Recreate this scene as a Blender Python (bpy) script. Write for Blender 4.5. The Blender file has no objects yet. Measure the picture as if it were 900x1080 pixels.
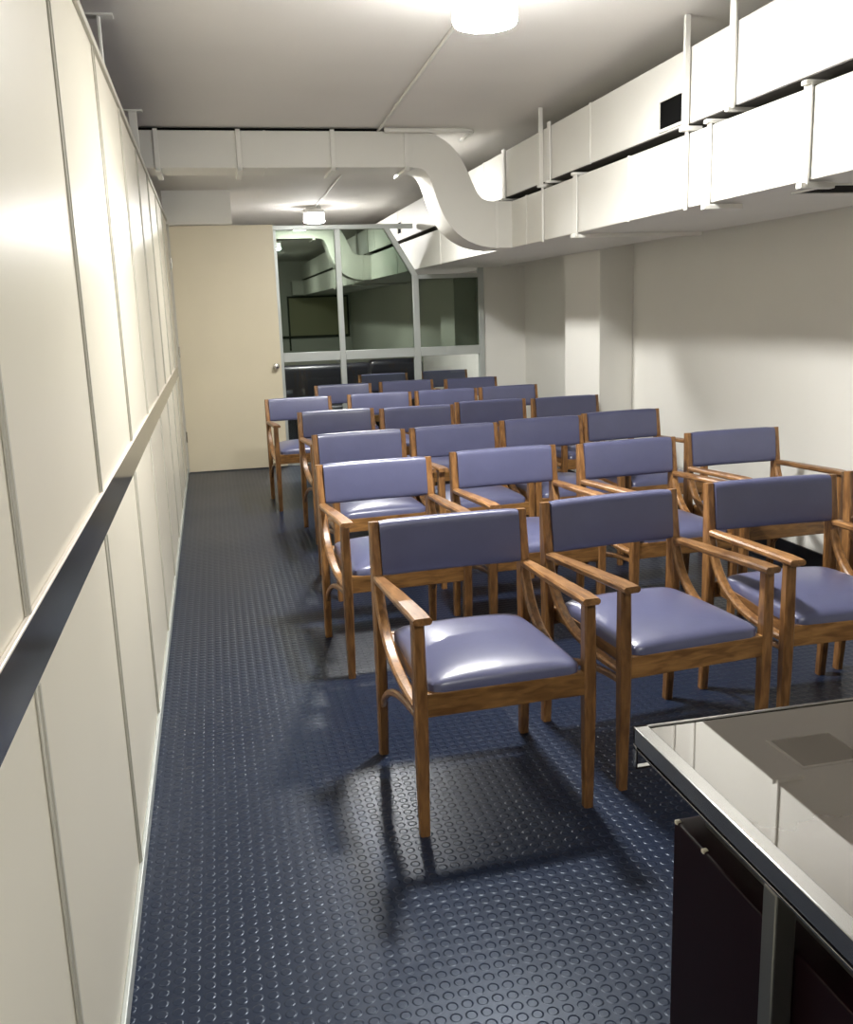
import bpy, bmesh, math, random
from mathutils import Vector, Matrix
random.seed(4)
SC = bpy.context.scene
COL = SC.collection

# ------------------------------------------------------------------ materials
def mat(name, color, rough=.5, metal=0., spec=.5, noise=None, bump=None, coat=0.):
    m = bpy.data.materials.new(name); m.use_nodes = True
    nt = m.node_tree; b = nt.nodes['Principled BSDF']
    b.inputs['Base Color'].default_value = (*color, 1)
    b.inputs['Roughness'].default_value = rough
    b.inputs['Metallic'].default_value = metal
    b.inputs['Specular IOR Level'].default_value = spec
    b.inputs['Coat Weight'].default_value = coat
    b.inputs['Coat Roughness'].default_value = .12
    tc = nt.nodes.new('ShaderNodeTexCoord')
    if noise:
        sc, amt = noise
        n = nt.nodes.new('ShaderNodeTexNoise'); n.inputs['Scale'].default_value = sc
        n.inputs['Detail'].default_value = 5
        r = nt.nodes.new('ShaderNodeValToRGB')
        r.color_ramp.elements[0].position = .3; r.color_ramp.elements[1].position = .7
        r.color_ramp.elements[0].color = (*[c * (1 - amt) for c in color], 1)
        r.color_ramp.elements[1].color = (*[min(1, c * (1 + amt)) for c in color], 1)
        nt.links.new(tc.outputs['Object'], n.inputs['Vector'])
        nt.links.new(n.outputs['Fac'], r.inputs['Fac'])
        nt.links.new(r.outputs['Color'], b.inputs['Base Color'])
    if bump:
        sc, st = bump
        n = nt.nodes.new('ShaderNodeTexNoise'); n.inputs['Scale'].default_value = sc
        n.inputs['Detail'].default_value = 4
        bp = nt.nodes.new('ShaderNodeBump'); bp.inputs['Strength'].default_value = st
        bp.inputs['Distance'].default_value = .002
        nt.links.new(tc.outputs['Object'], n.inputs['Vector'])
        nt.links.new(n.outputs['Fac'], bp.inputs['Height'])
        nt.links.new(bp.outputs['Normal'], b.inputs['Normal'])
    return m

def wood_mat(name, dark, light, sc=(28, 28, 5)):
    m = mat(name, light, rough=.34, spec=.5)
    nt = m.node_tree; b = nt.nodes['Principled BSDF']
    tc = nt.nodes.new('ShaderNodeTexCoord')
    oi = nt.nodes.new('ShaderNodeObjectInfo')
    mp = nt.nodes.new('ShaderNodeMapping'); mp.inputs['Scale'].default_value = sc
    ad = nt.nodes.new('ShaderNodeVectorMath'); ad.operation = 'ADD'
    n = nt.nodes.new('ShaderNodeTexNoise'); n.inputs['Scale'].default_value = 2.2
    n.inputs['Detail'].default_value = 6; n.inputs['Distortion'].default_value = .6
    r = nt.nodes.new('ShaderNodeValToRGB')
    r.color_ramp.elements[0].position = .32; r.color_ramp.elements[1].position = .68
    r.color_ramp.elements[0].color = (*dark, 1); r.color_ramp.elements[1].color = (*light, 1)
    nt.links.new(tc.outputs['Object'], ad.inputs[0]); nt.links.new(oi.outputs['Random'], ad.inputs[1])
    nt.links.new(ad.outputs[0], mp.inputs['Vector']); nt.links.new(mp.outputs[0], n.inputs['Vector'])
    nt.links.new(n.outputs['Fac'], r.inputs['Fac'])
    hs = nt.nodes.new('ShaderNodeHueSaturation')
    mr = nt.nodes.new('ShaderNodeMapRange'); mr.inputs['To Min'].default_value = .72; mr.inputs['To Max'].default_value = 1.15
    nt.links.new(oi.outputs['Random'], mr.inputs['Value']); nt.links.new(mr.outputs[0], hs.inputs['Value'])
    nt.links.new(r.outputs['Color'], hs.inputs['Color']); nt.links.new(hs.outputs['Color'], b.inputs['Base Color'])
    return m

def floor_mat():
    m = mat('studded_rubber', (.016, .021, .040), rough=.3, spec=.5)
    nt = m.node_tree; b = nt.nodes['Principled BSDF']; L = nt.links.new
    g = nt.nodes.new('ShaderNodeNewGeometry')
    s = nt.nodes.new('ShaderNodeVectorMath'); s.operation = 'SCALE'; s.inputs['Scale'].default_value = 1 / .034
    f = nt.nodes.new('ShaderNodeVectorMath'); f.operation = 'FRACTION'
    su = nt.nodes.new('ShaderNodeVectorMath'); su.operation = 'SUBTRACT'; su.inputs[1].default_value = (.5, .5, 0)
    mu = nt.nodes.new('ShaderNodeVectorMath'); mu.operation = 'MULTIPLY'; mu.inputs[1].default_value = (1, 1, 0)
    le = nt.nodes.new('ShaderNodeVectorMath'); le.operation = 'LENGTH'
    b.inputs['Specular Tint'].default_value = (.72, .84, 1, 1); b.inputs['Specular IOR Level'].default_value = .3
    mr = nt.nodes.new('ShaderNodeMapRange'); mr.interpolation_type = 'SMOOTHSTEP'
    mr.inputs['From Min'].default_value = .41; mr.inputs['From Max'].default_value = .27
    bp = nt.nodes.new('ShaderNodeBump'); bp.inputs['Strength'].default_value = 1; bp.inputs['Distance'].default_value = .0012
    L(g.outputs['Position'], s.inputs[0]); L(s.outputs[0], f.inputs[0]); L(f.outputs[0], su.inputs[0])
    L(su.outputs[0], mu.inputs[0]); L(mu.outputs[0], le.inputs[0]); L(le.outputs['Value'], mr.inputs['Value'])
    L(mr.outputs[0], bp.inputs['Height']); L(bp.outputs['Normal'], b.inputs['Normal'])
    n = nt.nodes.new('ShaderNodeTexNoise'); n.inputs['Scale'].default_value = 1.3; n.inputs['Detail'].default_value = 6
    r = nt.nodes.new('ShaderNodeMapRange'); r.inputs['To Min'].default_value = .26; r.inputs['To Max'].default_value = .40
    L(g.outputs['Position'], n.inputs['Vector']); L(n.outputs['Fac'], r.inputs['Value']); L(r.outputs[0], b.inputs['Roughness'])
    c = nt.nodes.new('ShaderNodeMix'); c.data_type = 'RGBA'
    c.inputs[6].default_value = (.007, .012, .028, 1); c.inputs[7].default_value = (.012, .018, .036, 1)
    L(n.outputs['Fac'], c.inputs[0]); L(c.outputs[2], b.inputs['Base Color'])
    return m

def glass_mat(name, tint, refl, rcol):
    m = bpy.data.materials.new(name); m.use_nodes = True
    nt = m.node_tree; nt.nodes.clear(); L = nt.links.new
    o = nt.nodes.new('ShaderNodeOutputMaterial')
    t = nt.nodes.new('ShaderNodeBsdfTransparent'); t.inputs['Color'].default_value = (*tint, 1)
    g = nt.nodes.new('ShaderNodeBsdfGlossy'); g.inputs['Color'].default_value = (*rcol, 1); g.inputs['Roughness'].default_value = .01
    x = nt.nodes.new('ShaderNodeMixShader'); x.inputs[0].default_value = refl
    L(t.outputs[0], x.inputs[1]); L(g.outputs[0], x.inputs[2]); L(x.outputs[0], o.inputs[0])
    return m

def emit_mat(name, color, s):
    m = mat(name, color, .4)
    b = m.node_tree.nodes['Principled BSDF']
    b.inputs['Emission Color'].default_value = (*color, 1); b.inputs['Emission Strength'].default_value = s
    return m

M = dict(
    panel=mat('cream_laminate', (.70, .66, .55), .34, spec=.5, noise=(.8, .03)),
    panel_pale=mat('pale_laminate', (.72, .66, .59), .3),
    alu=mat('aluminium_strip', (.52, .50, .43), .45, metal=.1),
    alu_pale=mat('pale_aluminium', (.47, .50, .48), .35, metal=.25),
    steel=mat('brushed_steel_band', (.40, .40, .40), .1, metal=.9),
    plaster=mat('white_plaster', (.80, .79, .74), .7, noise=(1.5, .02), bump=(40, .15)),
    ceiling=mat('ceiling_paint', (.76, .735, .70), .85, noise=(1.2, .03)),
    duct=mat('painted_duct', (.74, .73, .68), .5, bump=(6, .25), noise=(2, .02)),
    strap=mat('painted_strap', (.78, .77, .72), .5),
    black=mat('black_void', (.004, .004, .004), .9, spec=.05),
    door=mat('cream_door_paint', (.68, .61, .45), .42, noise=(1.5, .03)),
    metal=mat('satin_metal', (.6, .58, .54), .25, metal=1),
    chrome=mat('chrome', (.42, .42, .42), .2, metal=1),
    post=mat('grey_steel', (.24, .24, .23), .3, metal=.8),
    wood=wood_mat('oak_varnish', (.125, .055, .018), (.315, .158, .055)),
    wood_x=wood_mat('oak_varnish_rail', (.15, .068, .02), (.36, .185, .06), (5, 28, 28)),
    wood_y=wood_mat('oak_varnish_arm', (.125, .056, .02), (.32, .165, .062), (28, 5, 28)),
    vinyl=mat('blue_grey_vinyl', (.084, .089, .162), .33, spec=.55, noise=(9, .06), bump=(60, .12), coat=.15),
    floor=floor_mat(),
    glass=glass_mat('green_reflective_glass', (.15, .21, .17), .36, (.54, .64, .53)),
    glass_low=glass_mat('dark_glass', (.95, .97, .96), .05, (.6, .7, .66)),
    desk_top=mat('desk_glass_top', (.075, .066, .055), .015, noise=(5, .12)),
    apron=mat('dark_apron', (.02, .022, .02), .3, metal=.3),
    desk_dark=mat('maroon_drawer_front', (.012, .004, .006), .3, spec=.1),
    sofa=mat('black_leather', (.006, .006, .008), .35),
    olive=mat('olive_wall', (.20, .21, .15), .7),
    board=mat('pale_olive_board', (.50, .47, .30), .5),
    darktrim=mat('dark_trim', (.05, .05, .04), .6),
    lamp_base=mat('white_enamel', (.8, .8, .78), .4),
    lamp=emit_mat('lamp_diffuser', (1, .985, .955), 800),
    lamp_mid=emit_mat('lamp_diffuser_mid', (1, .985, .955), 500),
    lamp_far=emit_mat('lamp_diffuser_far', (1, .985, .955), 700),
    lamp_side=emit_mat('lamp_shade_glow', (1, .985, .955), 5),
    lamp_rear=emit_mat('lamp_diffuser_rear', (1, .985, .955), 330),
    gap_shade=mat('gap_shade_grey', (.10, .095, .085), .8, noise=(4, .2)),  # dark grey painted as shade in the gap between the long ducts
    sticker=mat('pale_worn_edge', (.75, .7, .6), .6),
)

M['desk_top'].node_tree.nodes['Principled BSDF'].inputs['IOR'].default_value = 1.95

# ------------------------------------------------------------------ mesh helpers
def shade(bm, ang=38):
    for e in bm.edges:
        if len(e.link_faces) == 2 and e.calc_face_angle(0) > math.radians(ang): e.smooth = False

def box(bm, x0, x1, y0, y1, z0, z1, bev=0, seg=2, fn=None):
    b = bmesh.new()
    bmesh.ops.create_cube(b, size=1)
    for v in b.verts:
        v.co = Vector(((x0 + x1) / 2 + v.co.x * (x1 - x0), (y0 + y1) / 2 + v.co.y * (y1 - y0), (z0 + z1) / 2 + v.co.z * (z1 - z0)))
    if bev:
        bmesh.ops.bevel(b, geom=b.edges[:] , offset=bev, segments=seg, profile=.5, affect='EDGES', clamp_overlap=True)
    for f_ in b.faces: f_.smooth = max(abs(c_) for c_ in f_.normal) < .999
    if fn:
        for v in b.verts: v.co = fn(v.co)
    merge(bm, b)

def merge(bm, b, smooth=False):
    if smooth:
        for f_ in b.faces: f_.smooth = True
    me = bpy.data.meshes.new('tmp'); b.to_mesh(me); b.free(); bm.from_mesh(me); bpy.data.meshes.remove(me)

def sweep(bm, pts, sizes, side=Vector((1, 0, 0)), bev=0, close=True):
    """rectangular section swept along pts; sizes = (width along side, thickness) per point"""
    b = bmesh.new(); rings = []
    n = len(pts); pts = [Vector(p) for p in pts]
    for i, p in enumerate(pts):
        t = (pts[min(i + 1, n - 1)] - pts[max(i - 1, 0)]).normalized()
        s = (side - t * side.dot(t)).normalized(); u = t.cross(s)
        w, h = sizes[i] if isinstance(sizes, list) else sizes
        if bev:
            c = min(bev, w * .3, h * .3)
            prof = [(-w/2 + c, -h/2), (w/2 - c, -h/2), (w/2, -h/2 + c), (w/2, h/2 - c), (w/2 - c, h/2), (-w/2 + c, h/2), (-w/2, h/2 - c), (-w/2, -h/2 + c)]
        else:
            prof = [(-w/2, -h/2), (w/2, -h/2), (w/2, h/2), (-w/2, h/2)]
        rings.append([b.verts.new(p + s * a + u * c2) for a, c2 in prof])
    k = len(rings[0])
    for i in range(n - 1):
        for j in range(k):
            b.faces.new((rings[i][j], rings[i][(j + 1) % k], rings[i + 1][(j + 1) % k], rings[i + 1][j]))
    if close:
        b.faces.new(rings[0][::-1]); b.faces.new(rings[-1])
    bmesh.ops.recalc_face_normals(b, faces=b.faces[:])
    merge(bm, b, True)

def tube(bm, pts, r, seg=12):
    b = bmesh.new(); pts = [Vector(p) for p in pts]; rings = []
    n = len(pts); side = Vector((.13, .31, .94)).normalized()
    for i, p in enumerate(pts):
        t = (pts[min(i + 1, n - 1)] - pts[max(i - 1, 0)]).normalized()
        s = side - t * side.dot(t)
        if s.length < 1e-3: s = Vector((1, 0, 0)) - t * t.x
        s.normalize(); u = t.cross(s)
        rr = r[i] if isinstance(r, list) else r
        rings.append([b.verts.new(p + (s * math.cos(a) + u * math.sin(a)) * rr) for a in [2 * math.pi * q / seg for q in range(seg)]])
    for i in range(n - 1):
        for j in range(seg):
            b.faces.new((rings[i][j], rings[i][(j + 1) % seg], rings[i + 1][(j + 1) % seg], rings[i + 1][j]))
    b.faces.new(rings[0][::-1]); b.faces.new(rings[-1])
    bmesh.ops.recalc_face_normals(b, faces=b.faces[:])
    merge(bm, b, True)

def lathe(bm, prof, c, axis='z', seg=40):
    b = bmesh.new(); rings = []
    for r, h in prof:
        ring = []
        for q in range(seg):
            a = 2 * math.pi * q / seg; x, y = r * math.cos(a), r * math.sin(a)
            v = Vector((x, y, h)) if axis == 'z' else Vector((x, h, y)) if axis == 'y' else Vector((h, x, y))
            ring.append(b.verts.new(Vector(c) + v))
        rings.append(ring)
    for i in range(len(rings) - 1):
        for j in range(seg):
            b.faces.new((rings[i][j], rings[i][(j + 1) % seg], rings[i + 1][(j + 1) % seg], rings[i + 1][j]))
    b.faces.new(rings[0]); b.faces.new(rings[-1])
    bmesh.ops.recalc_face_normals(b, faces=b.faces[:])
    merge(bm, b, True)

def obj(name, bm, m, parent=None, ang=38):
    shade(bm, ang)
    me = bpy.data.meshes.new(name); bm.to_mesh(me); bm.free()
    me.materials.append(M[m]); o = bpy.data.objects.new(name, me); COL.objects.link(o)
    if parent: o.parent = parent
    return o

def B(): return bmesh.new()

def tag(o, label, cat, group=None):
    o['label'] = label; o['category'] = cat
    if group: o['group'] = group
    return o

def thing(name, label, cat, loc=(0, 0, 0), rz=0, group=None):
    o = bpy.data.objects.new(name, None); COL.objects.link(o)
    o.empty_display_size = .1
    o.location = loc; o.rotation_euler = (0, 0, rz)
    return tag(o, label, cat, group)

def struct(name, bm, m, parent=None):
    o = obj(name, bm, m, parent)
    if not parent: o['kind'] = 'structure'
    return o

def at(o, c):            # move a part built in world coordinates under an Empty at c
    for v in o.data.vertices: v.co -= Vector(c)
    return o

def bez(p0, p1, p2, p3, n):
    P = [Vector(p) for p in (p0, p1, p2, p3)]; out = []
    for i in range(n + 1):
        t = i / n; s = 1 - t
        out.append(P[0]*s**3 + P[1]*3*s*s*t + P[2]*3*s*t*t + P[3]*t**3)
    return out

# ------------------------------------------------------------------ room shell
YP, XR, HC = 9.3, 3.10, 2.6
YB, YF = -3.2, 14.2
def wx(y): return -.2985 - .0052 * (y - 1.85)         # the panelled partition is a touch out of square
def shear(co): return Vector((co.x + wx(co.y), co.y, co.z))

b = B(); box(b, -2.0, XR + .12, YB, YF, -.06, 0); struct('floor', b, 'floor')
b = B(); box(b, -2.0, XR + .12, YB, YF, HC, HC + .08); struct('ceiling', b, 'ceiling')
b = B(); box(b, -2.1, XR + .12, YB - .1, YB, 0, HC); struct('wall_back', b, 'plaster')
b = B(); box(b, XR, XR + .12, YB, YF, 0, HC); struct('wall_right', b, 'plaster')
b = B(); box(b, -2.1, -2.0, YB, YF, 0, HC); struct('wall_corridor', b, 'plaster')
b = B(); box(b, -2.1, XR + .12, YF, YF + .1, 0, HC); struct('wall_far', b, 'olive')
# pier on the right wall and the return wall beside the glazed partition
b = B(); box(b, 2.83, XR, 6.74, 7.46, 0, HC, .006); struct('wall_pier', b, 'plaster')
b = B(); box(b, 2.665, XR, YP, YP + .12, 0, 1.85); struct('wall_return', b, 'plaster')
b = B(); box(b, XR - .012, XR, YB, 6.74, 0, .115, .003); box(b, 2.82, 2.83, 6.73, 7.46, 0, .115, .003); struct('baseboard_right', b, 'sofa')
# left partition, made of laminate panels with aluminium joint strips
b = B(); box(b, -.04, 0, YB, YP, .0, 2.335, fn=shear); struct('wall_left', b, 'panel')
b = B(); box(b, -.04, 0, YP + .04, YF, 0, 2.335, fn=shear); struct('wall_left_beyond', b, 'panel_pale')
tn = [0]
def trim(bm, m):
    tn[0] += 1
    return struct('trim_%d' % tn[0], bm, m)
b = B(); box(b, -.05, .012, YB, YP - .02, 2.325, 2.352, .003, fn=shear); trim(b, 'alu')
seams = [-.55, .44, 1.405, 2.405, 3.40, 4.36, 5.33, 6.3, 7.27, 8.2]
for y in seams:
    b = B()
    for z0, z1 in ((.045, .947), (1.055, 2.325)):
        box(b, 0, .005, y - .013, y + .013, z0, z1, .0015, 1, fn=shear)
        box(b, .0045, .008, y - .004, y + .004, z0, z1, 0, 1, fn=shear)
    trim(b, 'alu')
b = B(); box(b, 0, .007, YB, 8.9, .95, 1.052, .0015, 1, fn=shear); trim(b, 'steel')
b = B(); box(b, 0, .010, YB, 8.9, 1.050, 1.056, .002, 1, fn=shear); trim(b, 'panel_pale')
b = B(); box(b, 0, .012, YB, YP - .03, 0, .045, .003, fn=shear); o = struct('baseboard_left', b, 'alu_pale')
# jamb of the door, with worn hinges
b = B(); box(b, -.012, .022, YP - .075, YP - .045, 0, 2.3, .003, fn=shear); trim(b, 'alu')

# black strip painted as the shade in the gap between ceiling and crossing duct
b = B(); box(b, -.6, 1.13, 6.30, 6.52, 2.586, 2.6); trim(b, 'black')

# ------------------------------------------------------------------ door
dx0, dx1 = -.315, .622
d = bpy.data.objects.new('door_1', None); COL.objects.link(d); d.location = (dx0, 9.235, 0); d['kind'] = 'structure'
d['label'] = 'cream painted flush door with round metal knob'
b = B(); box(b, dx0, dx1, 9.235, 9.275, .008, 2.283, .003); at(obj('door_leaf', b, 'door', d), d.location)
b = B(); lathe(b, [(.0, 0), (.028, 0), (.028, -.006), (.011, -.010), (.010, -.035), (.020, -.040), (.029, -.052), (.030, -.062), (.024, -.072), (.0, -.076)], (.569, 9.235, .981), 'y', 24)
at(obj('door_knob', b, 'metal', d), d.location)
for z in (.35, 1.15, 1.95):
    b = B(); tube(b, [(dx0 - .002, 9.228, z - .05), (dx0 - .002, 9.228, z + .05)], .008, 10)
    at(obj('hinge', b, 'metal', d), d.location)
b = B(); box(b, -.36, .255, 9.29, 9.36, 2.30, HC, .003); struct('wall_over_door', b, 'plaster')

# ------------------------------------------------------------------ glazed partition
w = bpy.data.objects.new('window_1', None); COL.objects.link(w); w.location = (1.6, YP, 0); w['kind'] = 'structure'
w['label'] = 'glazed partition of green reflecting panes in pale aluminium frames'
def wpart(name, bm, m): return at(obj(name, bm, m, w), w.location)
F0, F1 = YP - .025, YP + .035
b = B(); box(b, .60, 1.965, F0, F1, 2.235, 2.278, .004); wpart('head_rail', b, 'alu_pale')
b = B(); box(b, .60, .652, F0, F1, 0, 2.235, .004); wpart('mullion', b, 'alu_pale')
b = B(); box(b, 1.201, 1.256, F0, F1, 0, 2.236, .004); wpart('mullion', b, 'alu_pale')
b = B(); box(b, 1.942, 2.006, F0, F1, 0, 1.80, .004); wpart('mullion', b, 'alu_pale')
b = B(); box(b, 2.61, 2.665, F0, F1, 0, 1.87, .004); wpart('mullion', b, 'alu_pale')
b = B(); sweep(b, [(1.70, YP + .005, 2.25), (1.975, YP + .005, 1.79)], (.058, .052), Vector((0, 1, 0)), .004); wpart('slanted_rail', b, 'alu_pale')
b = B(); box(b, 1.99, 2.61, F0, F1, 1.758, 1.798, .004); wpart('top_rail', b, 'alu_pale')
b = B()
for x0, x1 in ((.652, 1.201), (1.256, 1.942), (2.006, 2.61)): box(b, x0, x1, F0 - .004, F1 + .004, 1.010, 1.098, .004)
wpart('transom_rail', b, 'alu_pale')
b = B()
for x0, x1 in ((.652, 1.201), (1.256, 1.942), (2.006, 2.61)): box(b, x0, x1, F0, F1, 0, .09, .004)
wpart('bottom_rail', b, 'alu_pale')
G0, G1 = YP, YP + .006
def pane(pts, m):
    bb = B(); vs = [bb.verts.new((x, G0, z)) for x, z in pts]; f = bb.faces.new(vs)
    r = bmesh.ops.extrude_face_region(bb, geom=[f])
    for v in [e for e in r['geom'] if isinstance(e, bmesh.types.BMVert)]: v.co.y = G1
    bmesh.ops.recalc_face_normals(bb, faces=bb.faces[:])
    return wpart('pane', bb, m)
pane([(.652, 1.098), (1.201, 1.098), (1.201, 2.235), (.652, 2.235)], 'glass')
pane([(1.256, 1.098), (1.942, 1.098), (1.942, 1.80), (1.70, 2.235), (1.256, 2.235)], 'glass')
pane([(2.006, 1.098), (2.61, 1.098), (2.61, 1.758), (2.006, 1.758)], 'glass')
for x0, x1 in ((.652, 1.201), (1.256, 1.942), (2.006, 2.61)):
    pane([(x0, .09), (x1, .09), (x1, 1.010), (x0, 1.010)], 'glass_low')

# ------------------------------------------------------------------ ducts
def seam_lines(bm, x, ys, z0, z1):
    for y in ys: box(bm, x - .004, x + .01, y - .008, y + .008, z0, z1, .002, 1)
LZ0, LZ1, UZ0, UZ1 = 1.85, 2.147, 2.185, 2.482
DX0, DX1 = 2.0, 2.80
lower = thing('air_duct', 'lower of the two long white ducts along the right wall', 'air duct', (2.4, 5, LZ0))
b = B(); box(b, DX0, DX1, -2.9, 13.6, LZ0, LZ1, .006)
b2 = B(); box(b2, DX0 + .012, DX1, -2.9, 13.6, LZ1 - .001, LZ1 + .003); at(obj('shaded_top', b2, 'gap_shade', lower), lower.location)  # dark plate on the lower duct paints the unlit gap above it
seam_lines(b, DX0, [-1, .6, 2.0, 4.42, 5.95, 8.3, 9.9, 11.5], LZ0 - .003, LZ1 + .003)
at(obj('duct_body', b, 'duct', lower), lower.location)
def grille(parent, x0, x1, y0, y1, z0, z1, down):
    b = B()
    box(b, x0, x1, y0, y1, z0, z1); g = at(obj('vent_opening', b, 'black', parent), parent.location)
    b = B(); t = .012
    if down:
        for a in ((x0 - t, x0, y0 - t, y1 + t), (x1, x1 + t, y0 - t, y1 + t), (x0, x1, y0 - t, y0), (x0, x1, y1, y1 + t)): box(b, *a, z0 - .004, z1)
    else:
        for a in ((y0 - t, y0, z0 - t, z1 + t), (y1, y1 + t, z0 - t, z1 + t), (y0, y1, z0 - t, z0), (y0, y1, z1, z1 + t)): box(b, x0 - .006, x1, *a)
    at(obj('vent_frame', b, 'strap', parent), parent.location)
b = B(); box(b, 1.76, DX0 + .002, -2.9, -2.4, LZ0, LZ1, .006); at(obj('end_elbow', b, 'duct', lower), lower.location)
grille(lower, 2.17, 2.45, 3.07, 3.31, LZ0 - .002, LZ0 + .001, True)
upper = thing('air_duct', 'upper of the two long white ducts, with square black vent opening in its side', 'air duct', (2.4, 5, UZ0))
b = B(); box(b, DX0, DX1, -2.9, 13.6, UZ0, UZ1, .006)
b2 = B(); box(b2, DX0 + .004, DX1, -2.9, 13.6, UZ0 - .003, UZ0 + .001); at(obj('underside', b2, 'gap_shade', upper), upper.location)  # same painted gap shade, on the bottom of the upper duct
seam_lines(b, DX0, [-.8, .9, 2.3, 4.9, 6.9, 8.5, 10.2], UZ0 - .003, UZ1 + .003)
at(obj('duct_body', b, 'duct', upper), upper.location)
grille(upper, DX0 - .002, DX0 + .001, 3.88, 4.09, 2.205, 2.318, False)
grille(upper, DX0 - .002, DX0 + .001, 10.0, 10.22, 2.25, 2.36, False)

cross = thing('air_duct', 'white crossing duct under the ceiling with an S bend down to the right', 'air duct', (.6, 6.4, 2.36))
CY = (6.25, 6.58)
b = B(); box(b, -1.9, 1.351, CY[0], CY[1], 2.36, 2.578, .005)
for x in (.407, 1.348): box(b, x - .006, x + .006, CY[0] - .003, CY[1] + .003, 2.357, 2.580)
at(obj('duct_body', b, 'duct', cross), cross.location)
b = B(); pts = bez((1.345, 6.415, 2.469), (1.70, 6.415, 2.469), (1.50, 6.415, 2.0), (1.90, 6.415, 1.999), 28) + [Vector((2.0, 6.415, 1.999))]
n = len(pts)
sweep(b, pts, [(.33, .218 + (.297 - .218) * min(1, i / (n - 2))) for i in range(n)], Vector((0, 1, 0)))
at(obj('s_bend', b, 'duct', cross), cross.location)
b = B(); box(b, 1.885, 1.905, CY[0] - .004, CY[1] + .004, 1.846, 2.152, .002); at(obj('collar', b, 'strap', cross), cross.location)

# straps / hangers of the ducts
HL = 'duct hangers along the right wall'
def hanger_lower(y, width, label, reach, top=LZ1):
    h = thing('duct_hanger', label, 'duct hanger', (DX0, y, LZ0), group=HL)
    b = B(); box(b, DX0 - .012, DX0 - .004, y - width/2, y + width/2, LZ0 - .02, top + .012, .002); at(obj('strap', b, 'strap', h), h.location)
    b = B(); box(b, DX0 - .03, DX0 + reach, y - .016, y + .016, LZ0 - .026, LZ0 - .006, .003); at(obj('support_angle', b, 'strap', h), h.location)
    b = B(); box(b, DX0 - .028, DX0 + .16, y - .016, y + .016, LZ1 + .004, LZ1 + .02, .003); at(obj('top_clip', b, 'strap', h), h.location)
hanger_lower(2.99, .045, 'wide white strap round the lower duct beside the black underside vent', .10)
hanger_lower(3.64, .030, 'white strap round the lower duct, second from the right edge', .14)
hanger_lower(5.09, .055, 'broad white strap with long foot on the lower duct, mid room', .75)
def hanger_upper(y, width, label, top):
    h = thing('duct_hanger', label, 'duct hanger', (DX0, y, UZ0), group=HL)
    b = B(); box(b, DX0 - .014, DX0 - .004, y - width/2, y + width/2, UZ0 - .01, top, .002); at(obj('strap', b, 'strap', h), h.location)
    b = B(); box(b, DX0 - .03, DX0 + .14, y - .014, y + .014, UZ0 - .020, UZ0 - .005, .003); at(obj('foot', b, 'strap', h), h.location)
hanger_upper(3.48, .045, 'white flat hanger from the ceiling across the upper duct, right of its vent', HC)
hanger_upper(5.50, .045, 'short white strap on the upper duct just before the thin rod', UZ1 + .02)
hanger_upper(6.39, .055, 'broad white strap on the upper duct beside the S bend', UZ1 + .012)
def rod(y, label):
    h = thing('hanger_rod', label, 'hanger rod', (DX0 - .02, y, LZ0), group='thin duct hanger rods')
    b = B(); box(b, DX0 - .034, DX0 - .008, y - .008, y + .008, UZ0 - .02, HC, .003); at(obj('rod', b, 'strap', h), h.location)
    b = B(); box(b, DX0 - .018, DX0 - .006, y - .007, y + .007, LZ0 - .01, UZ0 - .02, .002); at(obj('lower_rod', b, 'strap', h), h.location)
    b = B(); box(b, DX0 - .04, DX0 + .05, y - .02, y + .02, UZ0 - .032, UZ0 - .012, .004); at(obj('clamp', b, 'strap', h), h.location)
rod(3.82, 'white hanger rod running down right beside the square black vent')
rod(5.61, 'thin white hanger rod crossing both ducts near the S bend')
CH = 'brackets on the crossing duct'
for x, lab in ((-.246, 'white bracket at the left end of the crossing duct by the partition'),
               (.245, 'white bracket on the crossing duct above the door'),
               (.826, 'white bracket at the middle of the crossing duct, over the conduit'),
               (1.30, 'white bracket where the crossing duct starts its S bend')):
    h = thing('duct_bracket', lab, 'duct bracket', (x, 6.25, 2.36), group=CH)
    b = B(); box(b, x - .014, x + .014, 6.232, 6.246, 2.345, 2.585, .002); at(obj('strap', b, 'strap', h), h.location)
    b = B(); box(b, x - .016, x + .016, 6.232, 6.62, 2.338, 2.357, .003); at(obj('support_angle', b, 'strap', h), h.location)

# partition hangers
for y, lab, wd in ((4.06, 'thin grey hanger with a ceiling plate above the panelled partition', .006), (5.80, 'white post above the panelled partition beside the crossing duct', .022)):
    h = thing('partition_hanger', lab, 'hanger', (wx(y) - .02, y, 2.352), group='hangers between partition and ceiling')
    b = B(); box(b, wx(y) - .02 - wd, wx(y) - .02 + wd, y - .015, y + .015, 2.352, HC - .006, .003); at(obj('post', b, 'strap', h), h.location)
    b = B(); box(b, wx(y) - .075, wx(y) + .035, y - .03, y + .03, HC - .008, HC, .002); at(obj('ceiling_plate', b, 'strap', h), h.location)

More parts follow.
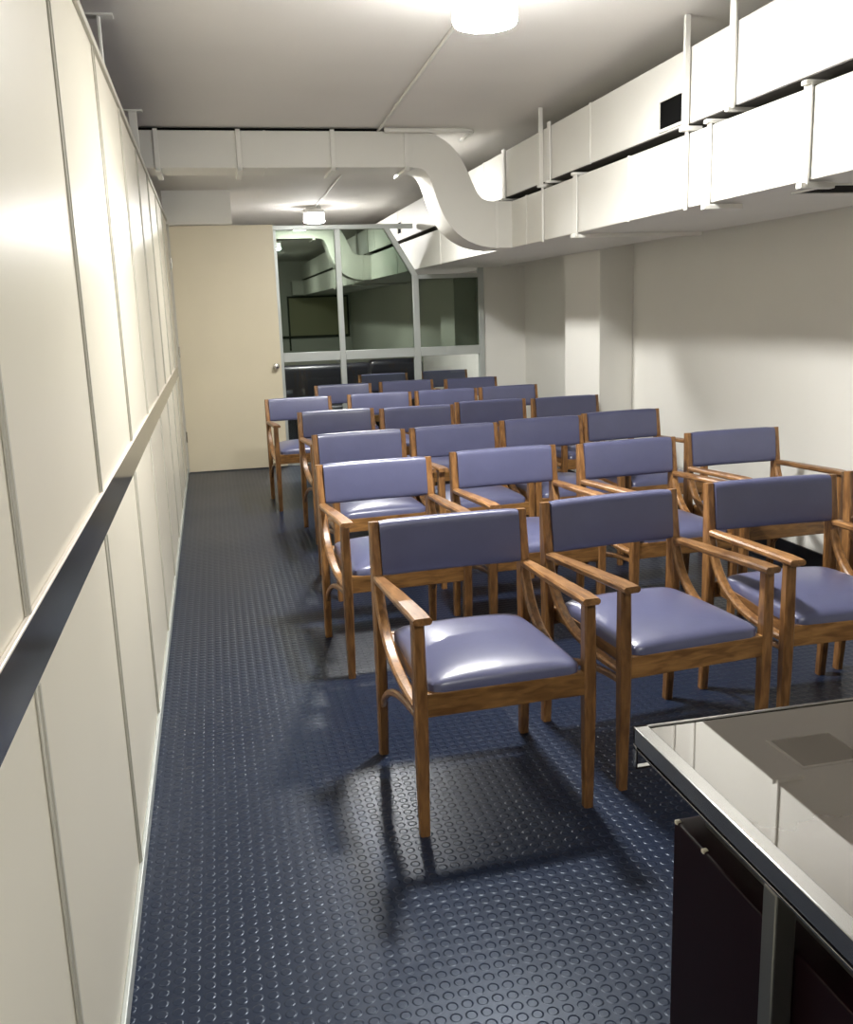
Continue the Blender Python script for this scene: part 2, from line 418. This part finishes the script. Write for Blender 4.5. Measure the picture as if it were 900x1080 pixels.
# ------------------------------------------------------------------ lamps and conduits
def lamp(x, y, label, m):
    h = thing('ceiling_lamp', label, 'ceiling lamp', (x, y, 2.43), group='round ceiling lamps')
    b = B(); lathe(b, [(.0, 2.60), (.08, 2.60), (.08, 2.575), (.116, 2.565), (.118, 2.53), (.0, 2.53)], (x, y, 0)); at(obj('lamp_base', b, 'lamp_base', h), h.location)
    b = B(); lathe(b, [(.0, 2.53), (.110, 2.53), (.116, 2.47), (.114, 2.448), (.0, 2.448)], (x, y, 0)); at(obj('lamp_shade', b, 'lamp_side', h), h.location)
    b = B(); lathe(b, [(.0, 2.448), (.113, 2.447), (.108, 2.436), (.085, 2.429), (.045, 2.425), (.0, 2.424)], (x, y, 0), seg=24); at(obj('diffuser', b, m, h), h.location)
LX, LY = 1.015, 3.45
lamp(LX, LY, 'glowing round lamp on the ceiling nearest the camera', 'lamp')
lamp(1.18, 10.75, 'glowing round lamp beyond the glazed partition head', 'lamp_far')
lamp(1.10, 6.95, 'glowing round ceiling lamp hidden above the crossing duct', 'lamp_mid')
lamp(.95, -.1, 'round ceiling lamp behind the camera', 'lamp_rear')

def conduit(pts, r, label, boxes=()):
    b = B(); tube(b, pts, r, 10)
    for p in boxes: box(b, p[0] - .03, p[0] + .03, p[1] - .03, p[1] + .03, p[2] - .012, p[2] + .02, .004)
    o = obj('conduit', b, 'strap'); tag(o, label, 'conduit', 'white ceiling conduits'); return o
conduit([(LX + .03, LY + .09, 2.5905), (1.13, 6.2, 2.5905), (1.17, 9, 2.5905), (1.19, 10.65, 2.5905)], .0095, 'white conduit running along the ceiling from the near lamp to the far lamp')
conduit([(LX + .1, LY, 2.586), (1.97, LY + .05, 2.586)], .012, 'white conduit on the ceiling from the near lamp to the upper duct', [(1.5, LY + .02, 2.585)])
conduit([(1.15, 6.19, 2.575), (1.66, 6.19, 2.575), (1.71, 6.2, 2.575), (1.735, 6.24, 2.575), (1.745, 6.55, 2.575)], .014, 'short white pipe on the ceiling above the S bend')

# ------------------------------------------------------------------ chairs
def make_chair():
    r = thing('armchair', '', 'chair')
    hw, fy, ry = .2525, -.27, .25
    # rear legs rise into tapering back posts
    for s in (-1, 1):
        b = B(); x = s * hw
        sweep(b, [(x, ry + .02, 0), (x, ry + .004, .25), (x, ry, .42), (x, ry + .002, .60), (x, ry + .012, .70), (x, ry + .022, .805)],
              [(.030, .032), (.034, .04), (.034, .046), (.034, .050), (.032, .040), (.030, .030)], Vector((1, 0, 0)), .005)
        obj('leg', b, 'wood', r)
        b = B()
        sweep(b, [(x, fy + .004, 0), (x, fy, .30), (x, fy, .44), (x, fy + .002, .640)], [(.028, .030), (.036, .037), (.037, .038), (.034, .034)], Vector((1, 0, 0)), .005)
        obj('leg', b, 'wood', r)
        # flat arm
        b = B()
        P = [(x, ry - .022, .626), (x, ry - .10, .630), (x - s*.004, .0, .637), (x - s*.006, fy + .03, .648), (x - s*.006, fy - .035, .649)]
        sweep(b, P, [(.034, .024), (.040, .023), (.050, .022), (.056, .022), (.054, .020)], Vector((1, 0, 0)), .006)
        obj('armrest', b, 'wood_y', r)
        # bentwood brace sweeping down to the seat
        b = B()
        P = bez((x, ry - .012, .60), (x, ry - .07, .44), (x, ry - .19, .375), (x, fy + .012, .385), 18)
        sweep(b, P, (.034, .022), Vector((1, 0, 0)), .006)
        obj('curved_brace', b, 'wood', r)
        # lower brace
        b = B()
        P = bez((x, ry - .005, .185), (x, ry - .07, .29), (x, fy + .22, .345), (x, fy + .01, .350), 14)
        sweep(b, P, (.018, .022), Vector((1, 0, 0)), .005)
        obj('stretcher', b, 'wood_y', r)
        b = B(); box(b, x - s*.036 - .009, x - s*.036 + .009, fy + .01, ry - .012, .385, .430, .003); obj('seat_rail', b, 'wood_y', r)
    b = B(); box(b, -hw + .01, hw - .01, fy - .013, fy + .013, .362, .432, .003); obj('seat_rail', b, 'wood_x', r)
    b = B(); box(b, -hw + .01, hw - .01, ry - .012, ry + .012, .372, .432, .003); obj('seat_rail', b, 'wood_x', r)
    # cushion
    b = bmesh.new(); N = 22; g = {}
    y0, y1 = fy - .012, ry - .025
    def pos(u, v, layer):
        q = .5 - .5 * v                                   # 0 at back, 1 at front
        w_ = .2285 - .012 * (1 - q) ** 2
        x = u * w_; y = (y0 + y1) / 2 + v * (y1 - y0) / 2
        # round the corners
        k = max(0, abs(u) - .82) / .18; m_ = max(0, abs(v) - .84) / .16
        if k > 0 and m_ > 0:
            d = math.hypot(k, m_); mx = max(k, m_); f = mx / d
            x = math.copysign(w_ * (.82 + .18 * k * f), u); y = (y0 + y1) / 2 + math.copysign((y1 - y0) / 2 * (.84 + .16 * m_ * f), v)
        e = (max(0, 1 - abs(u) ** 5) * max(0, 1 - abs(v) ** 6)) ** .55
        crown = (1 - u * u) * (1 - v * v)
        z = .452 + .026 * e + .022 * crown
        return Vector((x, y, z if layer else .426))
    def gg(i): return math.sin(math.pi / 2 * (2 * i / N - 1)) * .55 + (2 * i / N - 1) * .45
    for i in range(N + 1):
        for j in range(N + 1): g[i, j] = b.verts.new(pos(gg(i), gg(j), 1))
    for i in range(N):
        for j in range(N): b.faces.new((g[i, j], g[i + 1, j], g[i + 1, j + 1], g[i, j + 1]))
    rim = [(i, 0) for i in range(N)] + [(N, j) for j in range(N)] + [(i, N) for i in range(N, 0, -1)] + [(0, j) for j in range(N, 0, -1)]
    low = [b.verts.new(Vector((g[k].co.x, g[k].co.y, .426))) for k in rim]
    for q in range(len(rim)):
        a, c = g[rim[q]], g[rim[(q + 1) % len(rim)]]
        b.faces.new((a, low[q], low[(q + 1) % len(rim)], c))
    b.faces.new(low)
    bmesh.ops.recalc_face_normals(b, faces=b.faces[:])
    for f_ in b.faces: f_.smooth = True
    obj('seat', b, 'vinyl', r, 60)
    # padded back, slightly hollow
    b = bmesh.new()
    NX, prof = 14, []
    zc0, zc1 = .630, .808
    for k in range(28):
        a = 2 * math.pi * k / 28
        ca, sa = math.cos(a), math.sin(a)
        prof.append((.024 * math.copysign(abs(ca) ** .55, ca), (zc1 - zc0) / 2 * math.copysign(abs(sa) ** .28, sa)))
    rings = []
    for i in range(NX + 1):
        u = 2 * i / NX - 1; x = u * (hw - .0155)
        sc = 1 if abs(u) < .99 else .9
        rings.append([b.verts.new((x, ry + .008 + .012 * (1 - u * u) + c * sc + .05 * (zz / .17 * .35), (zc0 + zc1) / 2 + zz * (1 if abs(u) < .99 else .97))) for c, zz in prof])
    for i in range(NX):
        for j in range(28): b.faces.new((rings[i][j], rings[i][(j + 1) % 28], rings[i + 1][(j + 1) % 28], rings[i + 1][j]))
    b.faces.new(rings[0]); b.faces.new(rings[-1])
    bmesh.ops.recalc_face_normals(b, faces=b.faces[:])
    for f_ in b.faces: f_.smooth = True
    obj('backrest', b, 'vinyl', r, 50)
    return r

def copy_tree(o):
    c = o.copy(); COL.objects.link(c)
    for ch in o.children:
        k = ch.copy(); COL.objects.link(k); k.parent = c
    return c

CH = [  # x, y of the back, turn, label
 (.71, 2.944, 2.5, 'front-row wooden armchair nearest the cream panelled wall, glossy seat in full view'),
 (1.321, 3.047, 6, 'front-row wooden armchair second from the cream wall, behind the desk corner'),
 (1.998, 3.118, -1, 'front-row wooden armchair third from the cream wall, seat cut by the photo edge'),
 (2.605, 3.16, 3, 'front-row wooden armchair at the right photo edge, only its back post showing'),
 (.669, 4.182, 3.5, 'second-row armchair nearest the cream wall, directly behind the leftmost front chair'),
 (1.313, 4.291, 3, 'second-row armchair second from the cream wall, arms showing between front chairs'),
 (1.945, 4.287, 4.5, 'second-row armchair third from the cream wall, backrest above the second front chair'),
 (2.582, 4.40, 1.5, 'second-row armchair nearest the white right wall, back framed against bare wall'),
 (.760, 5.248, 4, 'third-row armchair nearest the cream wall'),
 (1.322, 5.288, 4, 'third-row armchair second from the cream wall'),
 (1.886, 5.381, 4, 'third-row armchair third from the cream wall'),
 (2.452, 5.496, 5, 'third-row armchair nearest the white right wall'),
 (.79, 6.51, 3, 'fourth-row armchair nearest the cream wall, its left side legs in view'),
 (1.352, 6.46, 2, 'fourth-row armchair second from the cream wall'),
 (1.928, 6.60, 1, 'fourth-row armchair third from the cream wall'),
 (2.49, 6.571, 4, 'fourth-row armchair nearest the white wall pier'),
 (.63, 7.657, 3, 'fifth-row armchair in front of the cream door, its left legs in view'),
 (1.30, 7.69, 0, 'fifth-row armchair second from the cream door'),
 (1.866, 7.70, 0, 'fifth-row armchair third from the cream door'),
 (2.42, 7.74, 5, 'fifth-row armchair nearest the white return wall'),
 (1.15, 8.823, 1, 'sixth-row armchair leftmost of the last three before the glass partition'),
 (1.767, 8.90, 4, 'sixth-row armchair middle of the last three before the glass partition'),
 (2.392, 8.854, 4, 'sixth-row armchair rightmost of the last three before the glass partition'),
 (1.742, 10.02, 2, 'armchair seen through the lower middle pane of the partition'),
 (2.43, 10.109, 4, 'armchair seen through the lower right pane of the partition'),
]
proto = make_chair()
for i, (cx, cy, a, lab) in enumerate(CH):
    o = proto if i == 0 else copy_tree(proto)
    a = math.radians(a)
    o.location = (cx + math.sin(a) * .27, cy - math.cos(a) * .27, 0); o.rotation_euler = (0, 0, a)
    tag(o, lab, 'chair', 'wooden armchairs with blue grey vinyl in rows')

# ------------------------------------------------------------------ desk
DK = (1.4, .8, 0)
desk = thing('desk', 'chrome framed desk with polished dark glass top in the front right corner', 'desk', DK)
X0, X1, Y0, Y1, ZT = .668, 2.15, .12, 1.43, .74
b = B(); box(b, X0 + .012, X1 - .012, Y0 + .012, Y1 - .012, .716, ZT - .001, .001); at(obj('desk_top', b, 'desk_top', desk), DK)
b = B()
for a in ((X0, X0 + .026, Y0, Y1), (X1 - .026, X1, Y0, Y1), (X0, X1, Y1 - .008, Y1), (X0, X1, Y0, Y0 + .013)): box(b, *a, .708, ZT + .001, .002)
at(obj('edge_rim', b, 'chrome', desk), DK)
b = B()
for a in ((X0, X0 + .02, Y0, Y1), (X1 - .02, X1, Y0, Y1), (X0, X1, Y1 - .02, Y1), (X0, X1, Y0, Y0 + .02)): box(b, *a, .699, .704, .0012)
box(b, X0, X0 + .004, Y1 - .012, Y1, .664, .708, .001); box(b, X0 + .034, X0 + .038, Y1 - .012, Y1, .664, .708, .001); box(b, X0, X0 + .038, Y1 - .012, Y1, .664, .668, .001)
at(obj('lower_rim', b, 'chrome', desk), DK)
b = B()
for a in ((X0 + .022, X0 + .03, Y0 + .02, Y1 - .03), (X1 - .03, X1 - .022, Y0 + .02, Y1 - .03), (X0 + .03, X1 - .03, Y1 - .03, Y1 - .022), (X0 + .03, X1 - .03, Y0 + .022, Y0 + .03)): box(b, *a, .682, .716)
at(obj('apron', b, 'apron', desk), DK)
for x, y in ((.672, 1.0), (2.11, 1.0), (.672, .25), (2.11, .25)):
    b = B(); box(b, x - .006, x + .026, y - .016, y + .016, 0, .700, .003); at(obj('leg', b, 'post', desk), DK)
b = B(); box(b, .70, 1.12, .2, 1.335, .20, .610, .004); du = at(obj('drawer_unit', b, 'desk_dark', desk), DK)
b = B(); box(b, .74, .76, .3, 1.3, .61, .668); box(b, 1.06, 1.08, .3, 1.3, .61, .668); k = at(obj('mounting_rail', b, 'post', desk), DK)
for z in (.25, .38, .50):
    b = B(); box(b, .73, 1.09, .192, .2, z - .045, z + .06, .003); at(obj('drawer_front', b, 'desk_dark', desk), DK)
b = B()
for y in (1.325, 1.235): box(b, .698, .708, y - .004, y + .005, .605, .612, .002)
at(obj('worn_edge', b, 'sticker', desk), DK)

# ------------------------------------------------------------------ room beyond the glass
def sofa(x, y, w_, lab):
    h = thing('sofa', lab, 'sofa', (x, y, 0), group='black sofas beyond the partition')
    b = B(); box(b, x - w_/2, x + w_/2, y - .38, y + .38, .0, .42, .05, 3); at(obj('seat', b, 'sofa', h), h.location)
    b = B(); box(b, x - w_/2, x + w_/2, y + .2, y + .40, .40, .86, .06, 3); at(obj('backrest', b, 'sofa', h), h.location)
    for s in (-1, 1):
        b = B(); box(b, x + s*(w_/2 - .06) - .08, x + s*(w_/2 - .06) + .08, y - .38, y + .38, .0, .60, .05, 3); at(obj('armrest', b, 'sofa', h), h.location)
sofa(1.1, 11.2, 1.5, 'black sofa seen through the lower left pane of the partition')
sofa(2.25, 11.7, .7, 'black seat seen through the lower middle pane of the partition')
# board on the wall behind the camera, mirrored in the glass
nb = thing('notice_board', 'pale board in a dark frame mirrored in the left pane of the partition', 'board', (2.37, YB, .9))
b = B(); box(b, 1.72, 3.02, YB + .002, YB + .02, .95, 1.80); at(obj('board_panel', b, 'board', nb), nb.location)
b = B()
for q in ((1.68, 1.72, .64, 1.84), (3.02, 3.06, .93, 1.84), (1.68, 3.06, 1.80, 1.84), (1.45, 3.06, .91, .97)): box(b, q[0], q[1], YB + .002, YB + .035, q[2], q[3], .003)
at(obj('board_frame', b, 'darktrim', nb), nb.location)

# ------------------------------------------------------------------ world, camera, view
wd = bpy.data.worlds.new('world'); SC.world = wd; wd.use_nodes = True
wd.node_tree.nodes['Background'].inputs[0].default_value = (.5, .5, .5, 1)
wd.node_tree.nodes['Background'].inputs[1].default_value = .02

yaw, pitch, roll = [math.radians(v) for v in (12.2015, 12.1552, -1.9501)]
f = Vector((math.sin(yaw) * math.cos(pitch), math.cos(yaw) * math.cos(pitch), -math.sin(pitch)))
r = Vector((math.cos(yaw), -math.sin(yaw), 0)); u = r.cross(f)
c, s = math.cos(roll), math.sin(roll)
r2 = c * r + s * u; u2 = -s * r + c * u
cam = bpy.data.cameras.new('camera'); co = bpy.data.objects.new('camera', cam); COL.objects.link(co)
m3 = Matrix((r2, u2, -f)).transposed()
co.matrix_world = Matrix.Translation((0, 0, 1.47)) @ m3.to_4x4()
cam.sensor_fit = 'VERTICAL'; cam.sensor_height = 36; cam.lens = 994.8 / 1080 * 36; cam.clip_start = .02
SC.camera = co
SC.view_settings.view_transform = 'Standard'; SC.view_settings.look = 'None'
SC.view_settings.gamma = 1; SC.view_settings.use_curve_mapping = False
SC.view_settings.exposure = 0.1
SC.cycles.use_denoising = True
SC.cycles.sample_clamp_indirect = 8
